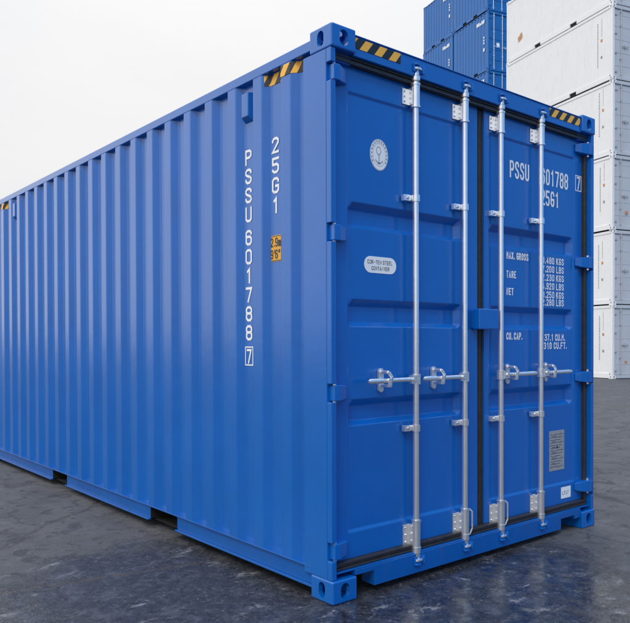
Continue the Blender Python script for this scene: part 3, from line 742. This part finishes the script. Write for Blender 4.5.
# ================================================================== BACKGROUND CONTAINERS
def children(o): return [c for c in bpy.data.objects if c.parent == o]
def copy_tree(o, kids):
    c = o.copy(); COL.objects.link(c)
    for ch, gk in kids:
        d = ch.copy(); COL.objects.link(d); d.parent = c
        for g in gk:
            e = g.copy(); COL.objects.link(e); e.parent = d
    return c
def tree_of(o): return [(c, children(c)) for c in children(o)]
def far_container(name, W, L, H, body, doorm, kind):
    t = empty(name)
    add_castings(t, W, L, H, casting_mesh(body))
    reef = kind == 'reefer'
    # long sides
    p, d = (.11, .003) if reef else (.262, .032)
    wi = .020 if reef else .006
    for s in (0, 1):
        X = (lambda v: W - v) if s else (lambda v: v)
        pts = []; y = .12
        while y + p < L - .1:
            f = .34
            pts += [(X(wi), y), (X(wi), y + p * .36), (X(wi + d), y + p * .50), (X(wi + d), y + p * .86)]; y += p
        pts += [(X(wi), y), (X(wi), L - .1)]
        z0, z1 = (.19, H - .12) if reef else (.16, H - .07)
        n = len(pts)
        MB().add([(q[0], q[1], z) for z in (z0, z1) for q in pts], [(i, i + 1, i + 1 + n, i + n) for i in range(n - 1)]).build('side_wall', body, t, solid=.003)
        a, b = sorted((X(.002), X(.06)))
        box('top_rail', body, t, a, b, .17, L - .17, z1, H - .03, .005)
        pk = [(L / 2 - 1.205, L / 2 - .845), (L / 2 + .845, L / 2 + 1.205)] if L > 4 else [(L / 2 - .63, L / 2 - .30), (L / 2 + .30, L / 2 + .63)]
        mb = MB(); e = [.17, pk[0][0], pk[0][1], pk[1][0], pk[1][1], L - .17]
        for i in (0, 2, 4): mb.box(a, b, e[i], e[i + 1], .02, z0 - .0005)
        for i in (1, 3): mb.box(a, b, e[i], e[i + 1], .135, z0 - .0005)
        mb.build('bottom_rail', body, t, bevel=.004)
        for i in (1, 3): box('fork_pocket', 'floor', t, *(sorted((X(.05), X(.3)))), e[i], e[i + 1], .02, .134)
        for yy in (0, 1):
            c, dd = (.01, .12) if not yy else (L - .12, L - .01)
            a2, b2 = sorted((X(.004), X(.10))); box('corner_post', body, t, a2, b2, c, dd, .118, H - .118, .006)
    box('roof', body, t, .06, W - .06, .06, L - .06, H - .06, H - .03)
    box('floor', 'floor', t, .06, W - .06, .06, L - .06, .14, .155)
    box('end_wall', body, t, .10, W - .10, L - .06, L - .03, .118, H - .04)
    box('header', doorm, t, .162, W - .162, .01, .09, H - .13, H - .015, .004)
    box('sill', doorm, t, .162, W - .162, .01, .09, .02, .135, .004)
    for s in (0, 1):
        X = (lambda v: W - v) if s else (lambda v: v)
        a, b = sorted((X(.102), X(W / 2 - .01)))
        mb = MB().box(a, b, .05, .09, .145, H - .14)
        if reef:
            for zz in (.5, .95, 1.4, 1.85, 2.25): mb.box(a + .01, b - .01, .044, .05, zz, zz + .02)
        else:
            for zz in (.55, 1.05, 1.55, 2.05): mb.box(a + .08, b - .08, .036, .05, zz, zz + .07)
        dr = mb.build('door', doorm, t, bevel=.004)
        for zz in (.3, .95, 1.62, H - .32):
            a2, b2 = sorted((X(.02), X(.22))); box('hinge', 'alu' if reef else body, dr, a2, b2, .02, .049, zz - .035, zz + .035, .003)
        box('gasket', 'rubber', dr, *(sorted((X(W / 2 - .0098), X(W / 2 - .0012)))), .055, .085, .15, H - .145)
        for rx in (.36, .86) if not reef else (.40, .92):
            x = X(rx)
            rd = MB().tube((x, .022, .08), (x, .022, H - .07), .019, n=10).build('lock_rod', 'alu' if reef else 'steel', t)
            mb = MB()
            for zz in (.18, .75, 1.9, H - .22): mb.box(x - .045, x + .035, .004, .048, zz - .03, zz + .03)
            mb.build('bearing', 'alu' if reef else 'steel', rd)
            e = x + (.34 if s == 0 else -.34)
            MB().box(min(x, e), max(x, e), -.004, .014, 1.18, 1.21).box((x + e) / 2 - .02, (x + e) / 2 + .02, -.006, .048, 1.14, 1.25).build('handle', 'alu' if reef else 'zinc', rd)
    return t
# ---- white reefers
refr = far_container('refrigerated_container', 2.438, 6.058, 2.591, 'white_far', 'shade_grey_far', 'reefer')
def side_marks(t, H):
    # orange sticker, grey sticker, thin line of small print down the end of the long side
    MB().box(.0165, .0185, .415, .505, 1.50, 1.60).build('orange_sticker', 'orange', t)
    MB().box(.0165, .0185, .42, .50, .92, 1.01).build('grey_sticker', 'greyprint', t)
    mb = MB(); z = 2.32
    rr = random.Random(1)
    while z > 1.70: h = rr.uniform(.03, .05); mb.box(.0165, .0185, .445, .463, z - h, z); z -= h + .018
    mb.build('small_print', 'greyprint', t)
    mb = MB(); z = 2.20
    while z > .65: h = rr.uniform(.03, .06); mb.box(.0165, .0185, .62, .66, z - h, z); z -= h + .026
    mb.build('side_lettering', 'greyprint', t)
    MB().box(.60, .72, .0465, .0495, .52, .62).build('orange_sticker', 'orange', t)
side_marks(refr, 2.591)
bx, by, hd = 21.2, 10.28, R(-17.0)
ordn = ['bottom', 'second', 'third', 'fourth', 'fifth', 'topmost']
lab = ['white refrigerated container standing on the wet yard, bottom of the white stack',
       'white refrigerated container second from the ground in the white stack',
       'white refrigerated container third from the ground in the white stack',
       'white refrigerated container fourth from the ground, beside the blue container\'s top right corner',
       'white refrigerated container fifth from the ground in the white stack',
       'white refrigerated container at the top of the white stack with a rust-orange smudge']
kids = tree_of(refr)
for i in range(6):
    c = refr if i == 0 else copy_tree(refr, kids)
    c.location = (bx + (0, .02, -.015, .01, -.01, .015)[i], by, i * 2.591 + i * .003); c.rotation_euler = (0, 0, hd)
    for ch in children(c):
        if ch.name.split('.')[0] in ('orange_sticker', 'grey_sticker', 'small_print', 'side_lettering') and i:
            ch.location.y += (0, .06, -.04, .03, .09, -.07)[i]; ch.location.z += (0, -.07, .05, .1, -.04, .06)[i]
    c['label'] = lab[i]; c['category'] = 'container'; c['group'] = 'white refrigerated containers stacked behind the blue one'
    if i == 5:
        mb = MB(); pts = []
        for a in range(14):
            t = 2 * math.pi * a / 14; rr_ = .17 + .03 * math.sin(a * 1.7); pts.append((5.15 + .9 * rr_ * math.cos(t), .80 + rr_ * math.sin(t) * .9 - .3 * rr_ * math.cos(t)))
        mb.prism(pts, 'x', .0162, .0188); mb.build('rust_smudge', 'rust', c)
# ---- blue ten-foot containers, two columns
def logo_marks(t, H):
    mb = MB(); z = H - .52; rr = random.Random(5)
    y = .95
    for k in range(5):
        mb.box(.001, .004, y - k * .135 - .10, y - k * .135, z, z + .17 if k != 2 else z + .11)
    mb.build('side_lettering', 'ink', t)
    mb = MB()
    for zz in (1.72, 1.58, 1.44): mb.box(.001, .004, .30, .385, zz - .09, zz)
    mb.build('side_lettering', 'ink', t)
    MB().box(.001, .004, .29, .40, 1.0, 1.16).build('square_label', 'ink', t)
    MB().box(.52, .70, .031, .034, 1.18, 1.40).build('square_label', 'ink', t)
bl = far_container('storage_container', 2.438, 2.991, 2.896, 'blue_far', 'blue_far', 'dry'); logo_marks(bl, 2.896)
bs = far_container('storage_container', 2.438, 2.991, 2.591, 'blue_far', 'blue_far', 'dry'); logo_marks(bs, 2.591)
kl, ks = tree_of(bl), tree_of(bs)
bx, by, hd = 26.12, 19.5, R(-16.0)
names = ['ground', 'second', 'third', 'fourth', 'fifth', 'sixth']
fx, fy = math.sin(-hd), math.cos(-hd)
first = True
gb = 'short blue containers stacked in two columns at the back'
for colm, (dist, who) in enumerate(((0, 'nearer'), (3.07, 'farther'))):
    z = 0
    hs = [2.896, 2.896, 2.896, 2.896, 2.896, 2.896, 2.591]
    for i, h in enumerate(hs):
        if h > 2.6: c = bl if (colm == 0 and i == 0) else copy_tree(bl, kl)
        else: c = bs if colm == 0 else copy_tree(bs, ks)
        o = (0, .03, -.02, .02, 0, .01, -.02)[i] * (1 if colm == 0 else -1)
        c.location = (bx + fx * dist + o, by + fy * dist - o * .3, z); c.rotation_euler = (0, 0, hd)
        if i == 6: lb_ = 'blue ten foot container at the top of the %s blue column' % who
        elif i == 0: lb_ = 'blue ten foot container on the ground under the %s blue column' % who
        else: lb_ = 'blue ten foot container %s from the ground in the %s blue column' % (['', 'second', 'third', 'fourth', 'fifth', 'sixth'][i], who)
        c['label'] = lb_; c['category'] = 'container'; c['group'] = gb
        z += h + .003
